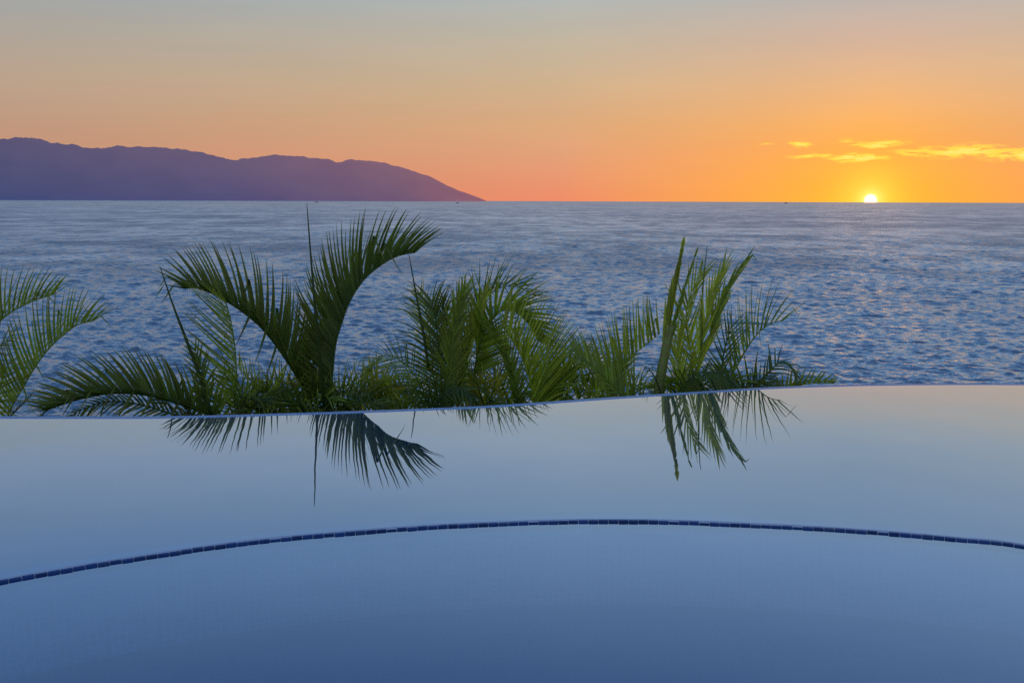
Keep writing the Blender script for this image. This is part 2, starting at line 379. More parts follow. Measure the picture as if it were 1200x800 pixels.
# ------------------------------------------------------------------ far hills
def make_hills():
    prof = [(-900, 200), (-760, 186), (-640, 190), (-520, 176), (-400, 180), (-300, 168), (-210, 174), (-140, 172), (-100, 168), (-60, 176), (-30, 170), (0, 164), (17, 161), (32, 161), (55, 165), (75, 169), (90, 170), (100, 173.5), (120, 172.5), (140, 171), (170, 172.5),
            (200, 174), (230, 177), (250, 182.5), (270, 187.5), (285, 186), (300, 185), (320, 182), (350, 183.5), (380, 186), (395, 190), (415, 187),
            (430, 188), (445, 190), (465, 195), (485, 201), (505, 207.5), (530, 220), (550, 227.5), (562, 232), (571, 236)]
    n, rows = 760, 26
    P = spline(prof, n)
    mb = MB(); idx = []
    for i, (px, py) in enumerate(P):
        u = i/(n-1); D = 11500 + 3500*max(0, (px+60)/631)
        p = at_depth(px, py, D)
        hgt = max(p.z - SEA_Z, 0)
        rough = noise.fractal(Vector((px*.09, 1.7, 0)), 1.0, 2.0, 6)*hgt*.030 + noise.fractal(Vector((px*.35, 9, 0)), 1.0, 2.0, 3)*hgt*.005
        row = []
        for j in range(rows):
            v = j/(rows-1)                                # 0 at the shore, 1 at the crest
            spur = noise.fractal(Vector((px*.018+v*.35, v*2.2, 4.0)), 1.0, 2.0, 5)
            d = D - (1-v)*(900+hgt*1.6) + spur*320*math.sin(math.pi*v)
            z = SEA_Z - 30 + (hgt+30)*(v**1.15) + rough*v + spur*.07*hgt*math.sin(math.pi*v)
            k = d/p.y
            row.append(len(mb.v)); mb.v.append((p.x*k, d, z)); sc = .5+.9*spur; mb.c.append((sc, sc, sc, 1))
        row.append(len(mb.v)); mb.v.append((p.x*1.15, p.y*1.15, SEA_Z-30)); mb.c.append((.5, .5, .5, 1))
        idx.append(row)
    for i in range(n-1):
        for j in range(rows):
            mb.f.append((idx[i][j], idx[i+1][j], idx[i+1][j+1], idx[i][j+1]))
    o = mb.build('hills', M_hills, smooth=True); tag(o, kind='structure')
make_hills()

# ------------------------------------------------------------------ boats out at sea
def make_boat(px, py, D, length, label, cabin_at, mast):
    p = at_depth(px, py, D); p.z = SEA_Z
    root = empty('fishing_boat', p); tag(root, label, 'boat', 'boats out near the horizon')
    hull = MB(); L, B, Hh = length, length*.26, length*.17
    secs = []
    for i in range(9):
        u = i/8; xw = (u-.5)*L; b = B*(1-abs(2*u-1)**3*(.95 if u > .5 else .35))/2; sh = Hh*(1+.5*(2*u-1)**2*(1 if u > .5 else .4))
        n = len(hull.v)
        hull.v += [(p.x+xw, p.y-b, p.z+sh), (p.x+xw, p.y-b*.7, p.z-.4), (p.x+xw, p.y+b*.7, p.z-.4), (p.x+xw, p.y+b, p.z+sh)]
        secs.append(n)
    for a, b in zip(secs[:-1], secs[1:]):
        for q in range(3): hull.f.append((a+q, b+q, b+q+1, a+q+1))
        hull.f.append((a+3, b+3, b, a))
    hull.f.append((secs[0], secs[0]+1, secs[0]+2, secs[0]+3)); hull.f.append(tuple(secs[-1]+q for q in (3, 2, 1, 0)))
    hull.build('hull', M_boat, root)
    c = MB(); cx = p.x + cabin_at*L
    c.box((cx, p.y, p.z+Hh*1.0+L*.08), (L*.24, B*.6, L*.16)); c.box((cx, p.y, p.z+Hh+L*.17), (L*.29, B*.72, L*.025))
    c.build('cabin', M_boat2, root)
    if mast:
        m_ = MB(); m_.tube([(cx-L*.16, p.y, p.z+Hh*.6), (cx-L*.16, p.y, p.z+Hh+L*.34)], .12, 6)
        m_.tube([(cx-L*.16, p.y, p.z+Hh+L*.26), (cx-L*.40, p.y, p.z+Hh+L*.12)], .08, 6); m_.build('mast', M_boat, root)
make_boat(371, 234, 3600, 11, 'tiny dark boat out below the hills, straight above the tall upright spear leaf', -.1, False)
make_boat(536, 236, 3400, 10, 'tiny dark boat out at the low tapering end of the hills', .1, False)
make_boat(921, 237, 5200, 17, 'tiny dark boat on the horizon under the orange sky, left of the setting sun', .05, True)

# ------------------------------------------------------------------ pool
edge_px = [(0, 490.5), (60, 490.6), (120, 490.6), (187, 490.4), (271, 488.6), (358, 486), (430, 483.6), (500, 481), (560, 478.4), (617, 475), (700, 469), (777, 463.8), (833, 460.2),
           (908, 455.5), (992, 452.6), (1060, 451.4), (1117, 451), (1200, 451.2)]
E = [at_level(x, y, 0) for x, y in edge_px]
E = [Vector((p.x, p.y)) for p in E]
e0, e1 = E[0], E[-1]
d0 = (E[0]-E[2]).normalized(); d1 = (E[-1]-E[-3]).normalized()
ext0 = [e0+d0*.9+Vector((0, .0)), e0+d0*2.0+Vector((0, -.12)), e0+d0*3.2+Vector((0, -.45))]
ext1 = [e1+d1*1.0+Vector((0, -.06)), e1+d1*2.2+Vector((0, -.25)), e1+d1*3.4+Vector((0, -.6))]
edge = spline([tuple(p) for p in ext0[::-1]+E+ext1], 240)
rim_px = [(0, 681.5), (100, 663.5), (200, 648), (300, 634.2), (400, 625), (500, 617.5), (600, 612.8), (660, 611), (720, 610.5), (780, 611.2), (850, 613.8), (950, 618.5), (1050, 625.2), (1125, 632), (1200, 640)]
RM = [at_level(x, y, 0) for x, y in rim_px]; RM = [Vector((p.x, p.y)) for p in RM]
rim = spline([(-3.45, 2.05), (-3.15, 2.75), (-2.6, 3.37)] + [tuple(p) for p in RM] + [(2.85, 3.8), (3.4, 3.2), (3.75, 2.5), (3.85, 2.05)], 400)
NEAR_Y = 2.05
pool = empty('infinity_pool', (0, 4.5, -.6))
tag(pool, 'curved infinity pool of pale blue mosaic with a navy tile line across it', 'swimming pool')
def arclen(P): return np.concatenate([[0], np.cumsum(np.linalg.norm(np.diff(P, axis=0), axis=1))])
def normals2(P):
    t = np.gradient(P, axis=0); t /= np.linalg.norm(t, axis=1)[:, None]
    return np.stack([-t[:, 1], t[:, 0]], 1)                # left of the direction of travel: away from the camera for x increasing
eN, rN = normals2(edge), normals2(rim)
eL, rL = arclen(edge), arclen(rim)
def ribbon(mb, P, L, off_z, zs=None):
    """strip following curve P; off_z = [(offset along normal, z), ...] cross-section"""
    Nn = normals2(P); vv = [0]
    for (o1, z1), (o2, z2) in zip(off_z[:-1], off_z[1:]): vv.append(vv[-1]+math.hypot(o2-o1, z2-z1))
    n0 = len(mb.v); m = len(off_z)
    for i in range(len(P)):
        for j, (o_, z_) in enumerate(off_z):
            mb.v.append((P[i, 0]+Nn[i, 0]*o_, P[i, 1]+Nn[i, 1]*o_, z_)); mb.uv.append((L[i], vv[j]))
    for i in range(len(P)-1):
        for j in range(m-1):
            a = n0+i*m+j; mb.f.append((a, a+m, a+m+1, a+1))
# weir wall at the far edge: inner face, rounded lip just under the film of water, outer face
mb = MB(); ribbon(mb, edge, eL, [(-.015, -1.1), (-.012, -.06), (-.004, -.012), (.004, -.003), (.06, -.0018), (.10, -.004), (.13, -.014), (.14, -.05), (.164, -.5), (.164, -2.3)])
mb.build('weir_wall', M_weir, pool, smooth=True, use_uv=True)
# floor of the main basin, out to the weir wall; floor of the near basin
def sheet(mb, A, B, z, uvs=1.0, sub=1):
    n0 = len(mb.v)
    for a, b in zip(A, B):
        for q in (a, b): mb.v.append((q[0], q[1], z)); mb.uv.append((q[0]*uvs, q[1]*uvs))
    for i in range(len(A)-1): mb.f.append((n0+2*i, n0+2*i+2, n0+2*i+3, n0+2*i+1))
ne = 400
erim = np.stack([np.interp(np.linspace(0, 1, ne), rL/rL[-1], rim[:, k]) for k in (0, 1)], 1)
eedge = np.stack([np.interp(np.linspace(0, 1, ne), eL/eL[-1], edge[:, k]) for k in (0, 1)], 1)
mb = MB(); sheet(mb, erim + normals2(erim)*.11, eedge - normals2(eedge)*.012, -.62)
# outer side pockets of the main basin beside the near basin
mb.build('basin_floor', M_floor, pool, use_uv=True)
near_line = np.stack([np.linspace(rim[0, 0], rim[-1, 0], ne), np.full(ne, NEAR_Y)], 1)
mb = MB(); sheet(mb, near_line, erim, -.41); mb.build('near_floor', M_nfloor, pool, use_uv=True)
# dividing wall: riser seen through the near water, its back in the main basin
mb = MB(); ribbon(mb, rim, rL, [(0, -.41), (0, -.018)]); ribbon(mb, rim, rL, [(.11, -.004), (.11, -.62)])
ribbon(mb, rim, rL, [(.034, -.005), (.11, -.004)])
mb.build('dividing_wall', M_riser, pool, use_uv=True)
# navy trim tiles along the lip, each one slightly out of line with the next
mb = MB(); step = .0475; s = 0.0; i = 0
while s < rL[-1]-step:
    sm = s + step/2
    x = np.interp(sm, rL, rim[:, 0]); y = np.interp(sm, rL, rim[:, 1])
    nx = np.interp(sm, rL, rN[:, 0]); ny = np.interp(sm, rL, rN[:, 1])
    Nv = Vector((nx, ny, 0)).normalized(); Tv = Vector((Nv.y, -Nv.x, 0))
    jit = random.gauss(0, .0016)
    top = .0024 + .0026*noise.noise(Vector((s*2.3, 0, 0))) + random.gauss(0, .0005)
    dep = .016 + .007*noise.noise(Vector((s*3.1, 5, 0)))
    n0 = len(mb.v)
    mb.box(Vector((x, y, (top-.034)/2)) + Nv*(dep/2-.004+jit), (step-.0037, dep, top+.034), (Tv, Nv, Vector((0, 0, 1))))
    k = random.uniform(.75, 1.3); c = (.011*k, .052*k, .19*k, 1)
    if random.random() < .06: c = (.02, .07, .2, 1)
    mb.c += [c]*(len(mb.v)-n0)
    s += step; i += 1
mb.build('trim_tile', M_trim, pool)
# pale grout bed behind the tiles
mb = MB(); ribbon(mb, rim, rL, [(.0008, -.016), (.001, .0015), (.034, .0015), (.034, -.005)])
mb.build('grout_bed', mat_simple('grout', (.36, .47, .62, 1), .7, 60, .2), pool)
# water: main basin and the near basin a finger lower
mb = MB(); sheet(mb, erim + normals2(erim)*.030, eedge - normals2(eedge)*0.0, 0.0); o = mb.build('pool_water', M_poolw); tag(o, kind='structure')
mb = MB(); sheet(mb, near_line, erim, -.0052); o = mb.build('pool_water', mat_poolwater('near_pool_water', (.42, .68, .92, 1))); tag(o, kind='structure')
# deck the photographer stands on and its coping
mb = MB(); mb.box((0, -1.0, -.45), (16, 6.0, 1.06)); o = mb.build('pool_deck', M_deck); tag(o, kind='structure')

# ------------------------------------------------------------------ planting bed and shore behind the pool
def make_ground():
    mb = MB(); nx, ny = 90, 60
    for j in range(ny):
        v = j/(ny-1); y = 7.2 + 17*v
        for i in range(nx):
            x = -22 + 44*i/(nx-1)
            k = max(0, (y-12.3)/9)
            z = -1.75 - 7.0*min(1, k)**1.1 + .10*noise.fractal(Vector((x*.8, y*.8, 0)), 1, 2, 4) + .7*k*noise.fractal(Vector((x*.5, y*.5, 3)), 1, 2, 4)*(k < 1.2)
            if k > 1: z -= 2*(k-1)
            mb.v.append((x, y, z))
    for j in range(ny-1):
        for i in range(nx-1):
            a = j*nx+i; mb.f.append((a, a+1, a+nx+1, a+nx))
    o = mb.build('ground', M_soil, smooth=True); o.data.materials.append(M_rock)
    for p in o.data.polygons: p.material_index = 1 if p.center.y > 12.6 else 0
    tag(o, kind='structure')
make_ground()

# ------------------------------------------------------------------ palms
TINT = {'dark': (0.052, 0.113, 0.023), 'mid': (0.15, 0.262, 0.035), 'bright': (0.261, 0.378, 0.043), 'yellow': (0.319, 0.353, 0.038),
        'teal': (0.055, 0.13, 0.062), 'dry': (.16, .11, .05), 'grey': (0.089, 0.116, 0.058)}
def rot_about(v, axis, a): return Matrix.Rotation(a, 3, axis) @ v
def make_frond(root, base, D, pts, up, L=60, v=35, a=(62, 24), droop=.25, fwd=.12, tint='mid', sp=.052, Wd=.030, bare=0.0, first=1, jit=1.0, stalk=.011, tip=.3, vs=None, prof=None):
    """one frond: arching midrib with two ranks of narrow leaflets"""
    wp = [at_depth(x, y, D+dd) for x, y, dd in pts]
    P3 = [tuple(p) for p in wp]
    full = ([tuple(base)] if base is not None else []) + P3
    n = 90
    C_ = spline(full, n)
    # where the leafy part starts (the first pixel point)
    i0 = int(np.argmin(np.linalg.norm(C_-np.array(P3[0]), axis=1))) if base is not None else 0
    seg = C_[i0:]; Ls = arclen(seg); tot = Ls[-1]
    mid = MB(); rib = [Vector(p) for p in C_[::2]]
    if len(C_) % 2 == 0: rib.append(Vector(C_[-1]))
    mid.tube(rib, lambda u: stalk*(1-u)**.7+.0022, 6)
    base_c = Vector(TINT[tint])
    lf = MB()
    upv = Vector((up[0], up[2], up[1])).normalized()       # given as (right, up, away)
    Lm = L*D/F
    cnt = max(6, int(tot/sp))
    for sgn in (-1, 1):
        for k in range(cnt):
            u = (k + .5 + random.uniform(-.22, .22)*jit)/cnt
            if u < bare: continue
            s = u*tot
            p = Vector([np.interp(s, Ls, seg[:, q]) for q in range(3)])
            q2 = Vector([np.interp(min(s+.02, tot), Ls, seg[:, q]) for q in range(3)]); q1 = Vector([np.interp(max(s-.02, 0), Ls, seg[:, q]) for q in range(3)])
            t = (q2-q1).normalized()
            uu = upv - t*upv.dot(t); uu = uu.normalized() if uu.length > 1e-3 else t.orthogonal().normalized()
            sd_ = t.cross(uu)
            ang = R(a[0]+(a[1]-a[0])*u + random.gauss(0, 2.0)*jit)
            vv = R((vs[0] if sgn < 0 else vs[1]) if vs else v) + R(random.gauss(0, 3)*jit)
            lat = sd_*sgn*math.cos(vv) + uu*math.sin(vv)
            d = t*math.cos(ang) + lat*math.sin(ang)
            pr = prof(u) if prof else max(.05, math.sin(math.pi*(.19+.71*u)))**.65
            ln = Lm*pr*random.uniform(.94, 1.04)
            if random.random() < .05: ln *= random.uniform(.6, .9)
            ln = max(ln, Lm*tip*.6)
            wd = Wd*random.uniform(.82, 1.15)*(1.04-.36*u)
            dr = droop*random.uniform(.5, 1.5)
            nseg = 7; pos = p.copy(); n0 = len(lf.v)
            tw = random.gauss(0, .12)*jit
            tone = random.uniform(.6, 1.35); dryt = random.random() < .16; bent = random.uniform(.35, .7) if random.random() < .05*min(jit, 1) else 9
            for q in range(nseg+1):
                r = q/nseg
                dd = (d + t*fwd*r + Vector((0, 0, -1))*dr*r*r*1.4).normalized()
                if r > bent: dd = (dd*.55 + Vector((0, 0, -.9))).normalized()
                if q: pos = pos + dd*(ln/nseg)
                wv = t - dd*t.dot(dd); wv = wv.normalized() if wv.length > 1e-3 else uu
                wv = rot_about(wv, dd, tw + .25*r*sgn)
                nn = dd.cross(wv)
                hw = wd/2*min(1, .7+2.5*r)*(1-r**1.15)**.85+.0006
                lf.v += [tuple(pos - wv*hw + nn*hw*.35), tuple(pos), tuple(pos + wv*hw + nn*hw*.35)]
                cc = base_c*tone
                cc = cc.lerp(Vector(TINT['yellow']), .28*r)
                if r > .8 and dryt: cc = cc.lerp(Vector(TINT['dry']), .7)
                lf.c += [(cc.x, cc.y, cc.z, 1)]*3
                if q:
                    b = n0+(q-1)*3
                    lf.f += [(b, b+1, b+4, b+3), (b+1, b+2, b+5, b+4)]
    fo = lf.build('frond', M_leaf, root, smooth=True)
    mid.c = [tuple(base_c*1.15)+(1,)]*len(mid.v)
    mo = mid.build('midrib', M_leaf, fo, smooth=True)
    mo.matrix_parent_inverse = Matrix.Identity(4)
    return fo
def make_spear(root, D, pts, r0, tint='dark'):
    P3 = spline([tuple(at_depth(x, y, D+dd)) for x, y, dd in pts], 40)
    mb = MB(); mb.tube(P3, lambda u: r0*(1-u)**.55*(.8+.3*math.sin(math.pi*min(1, u*1.2+.1)))+.002, 8)
    # a loose strand peeling off the rolled leaf
    c = Vector(TINT[tint])*.8; mb.c = [tuple(c*(.8+.35*random.random()))+(1,) for _ in mb.v]
    return mb.build('spear_leaf', M_leaf, root, smooth=True)
def make_trunk(root, pts, r, mat=None):
    P3 = spline(pts, 26); mb = MB()
    mb.tube(P3, lambda u: r*(1.25-.45*u + .05*math.sin(u*46)), 12)
    return mb.build('trunk', mat or M_trunk, root, smooth=True)
GZ = -1.78
def palm(name, label, D, crown_px, culms, group='palms in the bed beyond the pool edge'):
    c = at_depth(crown_px[0], crown_px[1], D)
    root = empty(name, (c.x, c.y, GZ)); tag(root, label, 'palm', group)
    tops = []
    for dx, dd, r, lean in culms:
        top = Vector((c.x+dx, c.y+dd, c.z)); bot = Vector((c.x+dx*.6-lean, c.y+dd*.6, GZ-.05))
        make_trunk(root, [tuple(bot), tuple(bot.lerp(top, .5)+Vector((lean*.3, 0, 0))), tuple(top)], r); tops.append(top)
    return root, tops
def base_for(tops, wp):
    return min(tops, key=lambda t: (t-wp).length)
def fr(P, **kw):
    (root, tops), D, pts = P[0], P[1], kw.pop('pts')
    pts = [(p+(0,) if len(p) == 2 else p) for p in pts]
    b = base_for(tops, at_depth(pts[0][0], pts[0][1], D+pts[0][2])) if not kw.pop('free', False) else None
    return make_frond(root, b, D, pts, **kw)

# --- palm at the left edge
DA = 10.6
A = (palm('palm_tree', 'palm cut off by the left edge of the view, two long fronds arching right', DA, (-25, 540), [(-.12, 0, .05, .1), (.25, .1, .04, -.05)]), DA)
fr(A, pts=[(-52, 450), (-28, 408), (5, 372), (36, 354), (64, 345)], up=(-.5, 1, -.15), L=70, vs=(34, 80), a=(66, 40), droop=.05, tint='mid', sp=0.046, Wd=0.03, fwd=0.45)
fr(A, pts=[(8, 492), (30, 448), (55, 411), (85, 384), (100, 378), (110, 376)], up=(-.75, .75, -.1), L=78, vs=(34, 80), a=(62, 40), droop=.08, tint='mid', sp=0.044, Wd=0.032, fwd=0.4)
fr(A, pts=[(-40, 480), (-22, 440), (-5, 410), (14, 396)], up=(.2, .8, -.5), L=55, v=20, a=(70, 40), droop=.3, tint='dark')
fr(A, pts=[(-20, 500), (-5, 470), (4, 442), (10, 425)], up=(.3, .6, -.6), L=48, v=15, a=(70, 30), droop=.3, tint='bright')
fr(A, pts=[(0, 505, .2), (16, 484, .2), (30, 470, .2), (38, 462, .2)], up=(0, 1, -.3), L=22, v=25, a=(60, 30), droop=.3, tint='dark', sp=.04, Wd=.02)
fr(A, pts=[(35, 510, .3), (48, 488, .3), (60, 478, .3), (72, 474, .3)], up=(0, 1, -.3), L=22, v=25, a=(60, 30), droop=.3, tint='dark', sp=.04, Wd=.02)

# --- palm with the long low frond arching left
DB = 9.75
B = (palm('palm_tree', 'second palm from the left, one dark frond arching low along the pool edge', DB, (262, 535), [(0, 0, .055, .1), (-.22, .15, .045, .1), (.2, .1, .04, -.1)]), DB)
fr(B, pts=[(250, 492), (212, 474), (172, 463), (130, 461), (92, 468), (70, 475), (56, 480)], up=(-.1, 1, -.15), L=70, vs=(34, 80), a=(72, 40), droop=.06, tint='dark', sp=0.034, Wd=0.046, fwd=0.4)
fr(B, pts=[(252, 500, .1), (205, 486, .1), (165, 474, .1), (128, 470, .1), (100, 478, .1), (78, 490, .1)], up=(-.1, .4, -.9), L=36, v=-10, a=(50, 26), droop=.5, tint='dark', sp=.05, Wd=.026)
fr(B, pts=[(277, 482), (277, 440), (275, 405), (270, 373), (263, 348)], up=(-1, 0, -.12), L=88, vs=(84, 8), a=(58, 36), droop=.06, tint='mid', sp=0.046, Wd=0.026)
fr(B, pts=[(242, 478), (240, 450), (234, 425), (228, 408)], up=(-.1, .3, -.9), L=36, v=15, a=(42, 24), droop=.2, tint='dark', sp=.05)
fr(B, pts=[(285, 492), (281, 470), (272, 450), (262, 436)], up=(.2, .4, -.8), L=34, v=20, a=(50, 30), droop=.25, tint='mid', sp=.05)
make_spear(B[0][0], DB, [(248, 486, 0), (234, 440, 0), (221, 405, 0), (203, 358, 0), (187, 311, 0)], .019)

# --- the tall palm left of centre
DC = 10.05
C = (palm('palm_tree', 'tallest palm, left of centre, with a bare spear leaf reaching up to the horizon', DC, (372, 530), [(0, 0, .06, .1), (-.35, .15, .045, .15), (.3, .1, .045, -.1), (.6, .05, .04, -.15)]), DC)
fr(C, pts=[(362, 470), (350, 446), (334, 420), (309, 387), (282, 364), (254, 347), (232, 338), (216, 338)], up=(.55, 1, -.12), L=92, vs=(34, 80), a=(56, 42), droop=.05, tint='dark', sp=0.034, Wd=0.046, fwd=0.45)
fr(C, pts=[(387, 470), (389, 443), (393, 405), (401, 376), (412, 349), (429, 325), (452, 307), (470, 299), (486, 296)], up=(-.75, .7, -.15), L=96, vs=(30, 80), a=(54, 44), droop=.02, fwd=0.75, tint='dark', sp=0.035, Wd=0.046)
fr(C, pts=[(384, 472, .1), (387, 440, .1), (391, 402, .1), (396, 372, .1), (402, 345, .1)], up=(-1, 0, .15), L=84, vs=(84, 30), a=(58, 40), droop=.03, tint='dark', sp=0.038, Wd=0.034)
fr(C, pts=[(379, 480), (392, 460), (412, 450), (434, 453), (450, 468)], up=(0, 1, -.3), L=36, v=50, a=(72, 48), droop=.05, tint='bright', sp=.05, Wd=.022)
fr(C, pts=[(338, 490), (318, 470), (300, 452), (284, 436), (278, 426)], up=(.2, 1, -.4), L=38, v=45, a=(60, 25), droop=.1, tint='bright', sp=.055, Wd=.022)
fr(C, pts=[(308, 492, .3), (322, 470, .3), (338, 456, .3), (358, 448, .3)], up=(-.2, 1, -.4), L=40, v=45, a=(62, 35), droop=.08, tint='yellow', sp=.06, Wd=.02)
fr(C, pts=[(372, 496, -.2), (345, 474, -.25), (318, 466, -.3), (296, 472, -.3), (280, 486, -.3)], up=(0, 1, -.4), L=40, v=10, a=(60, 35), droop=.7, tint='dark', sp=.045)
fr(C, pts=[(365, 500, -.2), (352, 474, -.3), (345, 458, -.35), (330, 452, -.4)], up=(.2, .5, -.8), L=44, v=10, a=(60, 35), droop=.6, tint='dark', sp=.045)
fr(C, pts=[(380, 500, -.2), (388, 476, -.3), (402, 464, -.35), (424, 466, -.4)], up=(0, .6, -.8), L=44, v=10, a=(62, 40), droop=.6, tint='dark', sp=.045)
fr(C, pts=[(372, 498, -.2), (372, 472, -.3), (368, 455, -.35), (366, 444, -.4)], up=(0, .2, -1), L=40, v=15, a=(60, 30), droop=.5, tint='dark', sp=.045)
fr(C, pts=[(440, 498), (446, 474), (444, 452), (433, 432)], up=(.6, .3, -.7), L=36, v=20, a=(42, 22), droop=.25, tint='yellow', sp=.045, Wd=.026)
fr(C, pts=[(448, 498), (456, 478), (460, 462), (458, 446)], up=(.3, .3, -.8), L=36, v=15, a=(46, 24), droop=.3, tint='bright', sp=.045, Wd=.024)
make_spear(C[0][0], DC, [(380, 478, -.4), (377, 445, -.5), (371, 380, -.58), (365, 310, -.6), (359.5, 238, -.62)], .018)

# --- dense clump in the middle
DD = 10.2
Dp = (palm('palm_tree', 'dense palm clump in the middle, crowded feathery fronds of mixed green', DD, (545, 525), [(-.25, 0, .05, .1), (.1, .1, .055, -.05), (.45, 0, .045, -.15), (.75, .1, .04, -.2)]), DD)
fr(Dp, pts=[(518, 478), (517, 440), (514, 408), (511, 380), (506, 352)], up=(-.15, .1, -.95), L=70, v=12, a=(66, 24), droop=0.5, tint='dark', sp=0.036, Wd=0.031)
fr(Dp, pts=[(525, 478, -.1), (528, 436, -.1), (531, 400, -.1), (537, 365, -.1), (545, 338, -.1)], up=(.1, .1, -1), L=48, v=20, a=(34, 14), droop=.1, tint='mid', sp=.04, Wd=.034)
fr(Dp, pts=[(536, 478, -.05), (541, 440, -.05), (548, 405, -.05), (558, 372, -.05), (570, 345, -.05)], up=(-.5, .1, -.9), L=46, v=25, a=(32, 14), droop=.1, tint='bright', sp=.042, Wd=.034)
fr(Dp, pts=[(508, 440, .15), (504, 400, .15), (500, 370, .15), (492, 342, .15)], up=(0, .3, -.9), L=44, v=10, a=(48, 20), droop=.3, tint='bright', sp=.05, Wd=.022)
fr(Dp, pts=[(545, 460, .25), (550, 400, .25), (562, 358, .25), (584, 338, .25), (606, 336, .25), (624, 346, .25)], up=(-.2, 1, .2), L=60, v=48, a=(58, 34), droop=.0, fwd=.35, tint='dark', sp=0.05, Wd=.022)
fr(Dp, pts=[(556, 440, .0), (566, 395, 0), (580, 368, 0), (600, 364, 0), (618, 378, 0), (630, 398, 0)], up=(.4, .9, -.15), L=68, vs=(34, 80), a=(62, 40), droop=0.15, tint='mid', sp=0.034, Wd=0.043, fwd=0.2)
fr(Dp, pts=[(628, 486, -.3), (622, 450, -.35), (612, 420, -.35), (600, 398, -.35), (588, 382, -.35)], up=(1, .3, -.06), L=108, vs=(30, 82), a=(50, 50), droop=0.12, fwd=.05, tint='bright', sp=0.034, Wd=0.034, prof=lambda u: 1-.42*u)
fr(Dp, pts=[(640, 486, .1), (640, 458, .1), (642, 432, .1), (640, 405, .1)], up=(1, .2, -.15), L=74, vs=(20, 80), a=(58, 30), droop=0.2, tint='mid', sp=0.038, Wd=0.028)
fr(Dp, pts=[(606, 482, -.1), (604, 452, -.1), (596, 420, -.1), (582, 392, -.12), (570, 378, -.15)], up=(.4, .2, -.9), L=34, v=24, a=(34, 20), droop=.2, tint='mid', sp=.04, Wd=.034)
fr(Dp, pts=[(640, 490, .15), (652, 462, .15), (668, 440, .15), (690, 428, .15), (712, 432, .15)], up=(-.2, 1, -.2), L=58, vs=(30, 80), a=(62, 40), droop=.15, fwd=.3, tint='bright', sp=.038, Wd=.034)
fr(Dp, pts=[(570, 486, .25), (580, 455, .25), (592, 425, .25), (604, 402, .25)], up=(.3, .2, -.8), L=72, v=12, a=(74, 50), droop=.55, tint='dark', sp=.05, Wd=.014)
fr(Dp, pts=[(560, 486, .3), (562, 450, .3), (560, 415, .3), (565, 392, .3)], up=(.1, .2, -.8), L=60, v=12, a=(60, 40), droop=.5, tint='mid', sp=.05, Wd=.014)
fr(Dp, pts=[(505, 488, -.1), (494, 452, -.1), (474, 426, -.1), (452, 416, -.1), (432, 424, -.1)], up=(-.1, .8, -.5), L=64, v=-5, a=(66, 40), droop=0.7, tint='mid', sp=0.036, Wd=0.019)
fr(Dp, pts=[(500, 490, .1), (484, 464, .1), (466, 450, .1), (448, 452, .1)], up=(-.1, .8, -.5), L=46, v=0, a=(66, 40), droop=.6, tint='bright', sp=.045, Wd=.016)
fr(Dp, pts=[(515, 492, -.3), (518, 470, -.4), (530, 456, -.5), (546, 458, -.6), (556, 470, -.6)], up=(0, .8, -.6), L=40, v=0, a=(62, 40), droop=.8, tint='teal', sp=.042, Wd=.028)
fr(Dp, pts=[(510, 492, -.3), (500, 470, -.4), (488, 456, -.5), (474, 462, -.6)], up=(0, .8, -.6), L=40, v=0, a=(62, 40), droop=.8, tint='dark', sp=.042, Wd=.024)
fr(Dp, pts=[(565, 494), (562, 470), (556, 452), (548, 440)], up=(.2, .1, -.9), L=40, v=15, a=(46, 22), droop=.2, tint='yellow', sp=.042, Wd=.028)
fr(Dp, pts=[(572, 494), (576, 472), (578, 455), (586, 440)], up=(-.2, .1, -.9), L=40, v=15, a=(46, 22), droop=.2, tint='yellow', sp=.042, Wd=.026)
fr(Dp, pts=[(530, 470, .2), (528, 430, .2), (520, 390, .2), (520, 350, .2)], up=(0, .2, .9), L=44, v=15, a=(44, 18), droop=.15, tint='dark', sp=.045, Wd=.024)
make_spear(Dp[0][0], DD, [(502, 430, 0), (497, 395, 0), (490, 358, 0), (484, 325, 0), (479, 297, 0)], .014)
make_spear(Dp[0][0], DD, [(588, 484, -.4), (570, 461, -.4), (548, 433, -.4), (526, 403, -.4)], .018, 'mid')

# --- palm on the right with the thick green stem
DE = 9.4
Ep = (palm('palm_tree', 'rightmost palm with a thick green stem and an upright half-open young frond', DE, (772, 520), [(.12, .15, .04, -.05), (.42, .1, .05, -.1), (.85, 0, .04, -.2), (-.25, .1, .04, .1)]), DE)
make_trunk(Ep[0][0], [tuple(at_depth(764, 560, DE)), tuple(at_depth(769, 490, DE)), tuple(at_depth(773, 450, DE)), tuple(at_depth(779, 415, DE)), tuple(at_depth(786, 380, DE))], .05, M_stem)
fr(Ep, free=True, pts=[(779, 412), (784, 380), (790, 345), (796, 312), (801, 284)], up=(-.4, 0, -1), L=62, vs=(30, 60), a=(8, 2), droop=0, fwd=0, tint='bright', sp=.06, Wd=.062, prof=lambda u: 1.1-.95*u, jit=.4, tip=.1)
fr(Ep, free=True, pts=[(784, 405, .03), (793, 370, .03), (803, 335, .03), (811, 310, .03), (818, 290, .03)], up=(.6, 0, -1), L=40, vs=(10, 50), a=(9, 4), droop=0, fwd=0, tint='mid', sp=.16, Wd=.03, prof=lambda u: 1.0-.8*u, jit=.6, tip=.1)
fr(Ep, pts=[(704, 478, .9), (714, 447, .9), (735, 421, .9), (757, 404, .85), (774, 390, .8)], up=(-.7, .7, -.05), L=74, vs=(74, 84), a=(46, 60), droop=0, fwd=.06, tint='bright', sp=0.048, Wd=0.036, prof=lambda u: .66+.34*math.sin(math.pi*min(1, .1+u*.8)))
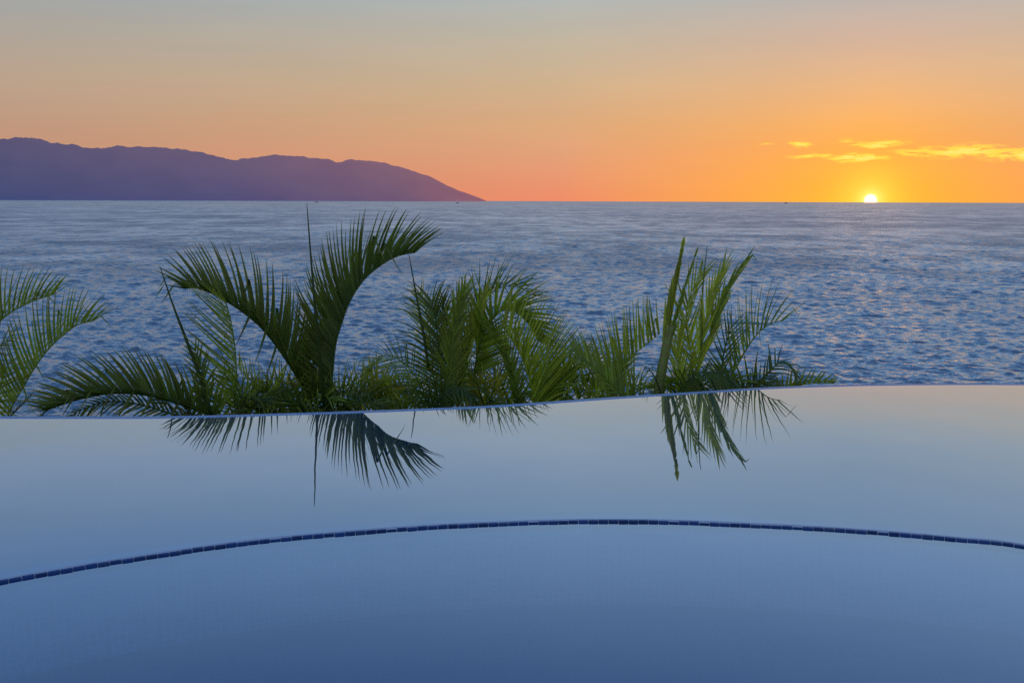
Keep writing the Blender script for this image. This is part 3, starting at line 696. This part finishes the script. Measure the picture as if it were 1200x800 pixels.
fr(Ep, pts=[(752, 486, -.1), (728, 462, -.15), (706, 440, -.2), (684, 420, -.2), (672, 410, -.2)], up=(.3, .8, -.6), L=56, v=30, a=(58, 30), droop=0.3, tint='mid', sp=0.04, Wd=0.036)
fr(Ep, pts=[(712, 490), (716, 465), (722, 440), (734, 420)], up=(-.2, .2, -.9), L=40, v=15, a=(40, 20), droop=.25, tint='mid', sp=.042, Wd=.032)
fr(Ep, pts=[(712, 484, .05), (734, 466, .05), (752, 456, .05), (770, 450, .05)], up=(-.3, 1, -.4), L=40, v=48, a=(60, 40), droop=.1, tint='bright', sp=.055, Wd=.026)
fr(Ep, pts=[(680, 492, .1), (690, 474, .1), (698, 458, .1), (706, 446, .1)], up=(-.2, .3, -.9), L=36, v=20, a=(50, 26), droop=.3, tint='bright', sp=.045, Wd=.026)
fr(Ep, pts=[(817, 440), (822, 406), (827, 375), (836, 343), (848, 313)], up=(-.1, .1, -1), L=64, v=22, a=(22, 8), droop=.02, fwd=0, tint='bright', sp=0.075, Wd=0.034, prof=lambda u: 1.0-.55*u)
fr(Ep, pts=[(832, 400, .03), (842, 362, .03), (857, 330, .03), (877, 302, .03)], up=(.3, .3, -.9), L=46, v=22, a=(18, 8), droop=.04, fwd=0, tint='mid', sp=0.075, Wd=0.034, prof=lambda u: 1.0-.6*u, free=True)
fr(Ep, pts=[(813, 445, .06), (810, 415, .06), (805, 385, .06), (806, 355, .06), (822, 318, .06)], up=(-.3, .1, -.9), L=54, v=18, a=(36, 16), droop=.15, tint='bright', sp=.06, Wd=.026)
fr(Ep, pts=[(798, 458), (796, 430), (794, 404), (800, 382)], up=(0, .2, -.9), L=50, v=20, a=(26, 12), droop=.05, tint='bright', sp=.055, Wd=.028)
fr(Ep, pts=[(856, 452), (864, 428), (880, 401), (893, 386), (907, 378), (918, 376)], up=(-.7, .75, -.15), L=78, vs=(20, 82), a=(56, 42), droop=.05, tint='mid', sp=0.05, Wd=0.022, fwd=0.3)
fr(Ep, pts=[(846, 456), (846, 430), (850, 405), (858, 380)], up=(.1, .1, -.95), L=52, v=15, a=(44, 22), droop=.2, tint='dark', sp=.06, Wd=.020)
fr(Ep, pts=[(796, 470, -.2), (808, 444, -.3), (832, 436, -.4), (856, 446, -.45), (872, 464, -.45)], up=(0, .9, -.5), L=40, v=-8, a=(70, 45), droop=.9, tint='dark', sp=.036, Wd=.034)
fr(Ep, pts=[(800, 476, -.1), (812, 456, -.2), (832, 448, -.25), (850, 452, -.3)], up=(0, .9, -.5), L=34, v=0, a=(70, 45), droop=.7, tint='dark', sp=.04, Wd=.03)
fr(Ep, pts=[(868, 474, .1), (884, 452, .1), (900, 438, .1), (914, 424, .1), (928, 430, .1), (936, 450, .1)], up=(.2, .9, -.4), L=42, v=-5, a=(60, 40), droop=.7, tint='teal', sp=0.04, Wd=0.024, bare=0.1)
fr(Ep, pts=[(858, 474), (872, 456), (888, 446), (908, 442)], up=(0, .8, -.5), L=34, v=5, a=(50, 30), droop=.6, tint='grey', sp=.06, Wd=.014)
fr(Ep, pts=[(896, 476, .1), (925, 456, .1), (950, 449, .1), (978, 449, .1)], up=(-.3, 1, -.2), L=26, v=55, a=(62, 46), droop=0, tint='bright', sp=.045, Wd=.034)
fr(Ep, pts=[(776, 470, -.1), (770, 448, -.25), (762, 434, -.35), (756, 430, -.4)], up=(0, .6, -.6), L=26, v=0, a=(60, 30), droop=.7, tint='grey', sp=.06, Wd=.012)
make_spear(Ep[0][0], DE, [(822, 420, 0), (822, 380, 0), (823.5, 340, 0), (826, 312, 0), (829, 288, 0)], .010, 'mid')

# --- the crowded low fronds that fill the foot of the clumps
def low_fronds(P, specs):
    for x0, dx, ty, tint, dd in specs:
        y0 = 505
        fr(P, pts=[(x0, y0, dd), (x0+dx*.35, y0-(y0-ty)*.6, dd-.05), (x0+dx*.75, ty+3, dd-.12), (x0+dx*1.25, ty+8, dd-.2)], up=(-.1*(1 if dx > 0 else -1), .9, -.55),
           L=random.uniform(42, 58), v=random.uniform(15, 45), a=(58, 32), droop=random.uniform(.2, .55), fwd=.2, tint=tint, sp=.055, Wd=random.uniform(.036, .046))
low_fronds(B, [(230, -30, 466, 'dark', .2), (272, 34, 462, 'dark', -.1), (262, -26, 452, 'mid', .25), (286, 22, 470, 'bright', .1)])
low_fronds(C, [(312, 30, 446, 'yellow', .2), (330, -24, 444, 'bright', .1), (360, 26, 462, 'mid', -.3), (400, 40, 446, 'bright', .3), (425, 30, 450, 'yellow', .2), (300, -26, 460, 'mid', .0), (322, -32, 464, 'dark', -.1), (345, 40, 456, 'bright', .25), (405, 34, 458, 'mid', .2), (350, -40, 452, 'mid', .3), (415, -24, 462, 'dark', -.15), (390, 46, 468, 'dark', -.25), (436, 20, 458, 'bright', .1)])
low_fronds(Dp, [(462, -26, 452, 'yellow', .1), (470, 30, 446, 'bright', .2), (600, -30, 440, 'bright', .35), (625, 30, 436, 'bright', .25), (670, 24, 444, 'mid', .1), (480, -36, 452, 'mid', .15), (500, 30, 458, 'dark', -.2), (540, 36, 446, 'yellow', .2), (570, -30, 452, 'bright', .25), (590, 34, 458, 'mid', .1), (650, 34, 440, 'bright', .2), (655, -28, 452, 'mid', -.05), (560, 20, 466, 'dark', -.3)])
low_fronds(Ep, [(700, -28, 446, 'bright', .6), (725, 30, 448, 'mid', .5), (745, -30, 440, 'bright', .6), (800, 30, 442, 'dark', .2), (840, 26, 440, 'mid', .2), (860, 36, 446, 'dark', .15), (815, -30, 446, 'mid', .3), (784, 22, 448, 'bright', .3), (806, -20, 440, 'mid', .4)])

# ------------------------------------------------------------------ render settings
scn.view_settings.view_transform = 'Standard'; scn.view_settings.look = 'None'; scn.view_settings.exposure = 0
scn.render.engine = 'CYCLES'
scn.cycles.use_denoising = False
scn.cycles.max_bounces = 8; scn.cycles.transparent_max_bounces = 12
scn.cycles.sample_clamp_indirect = 4
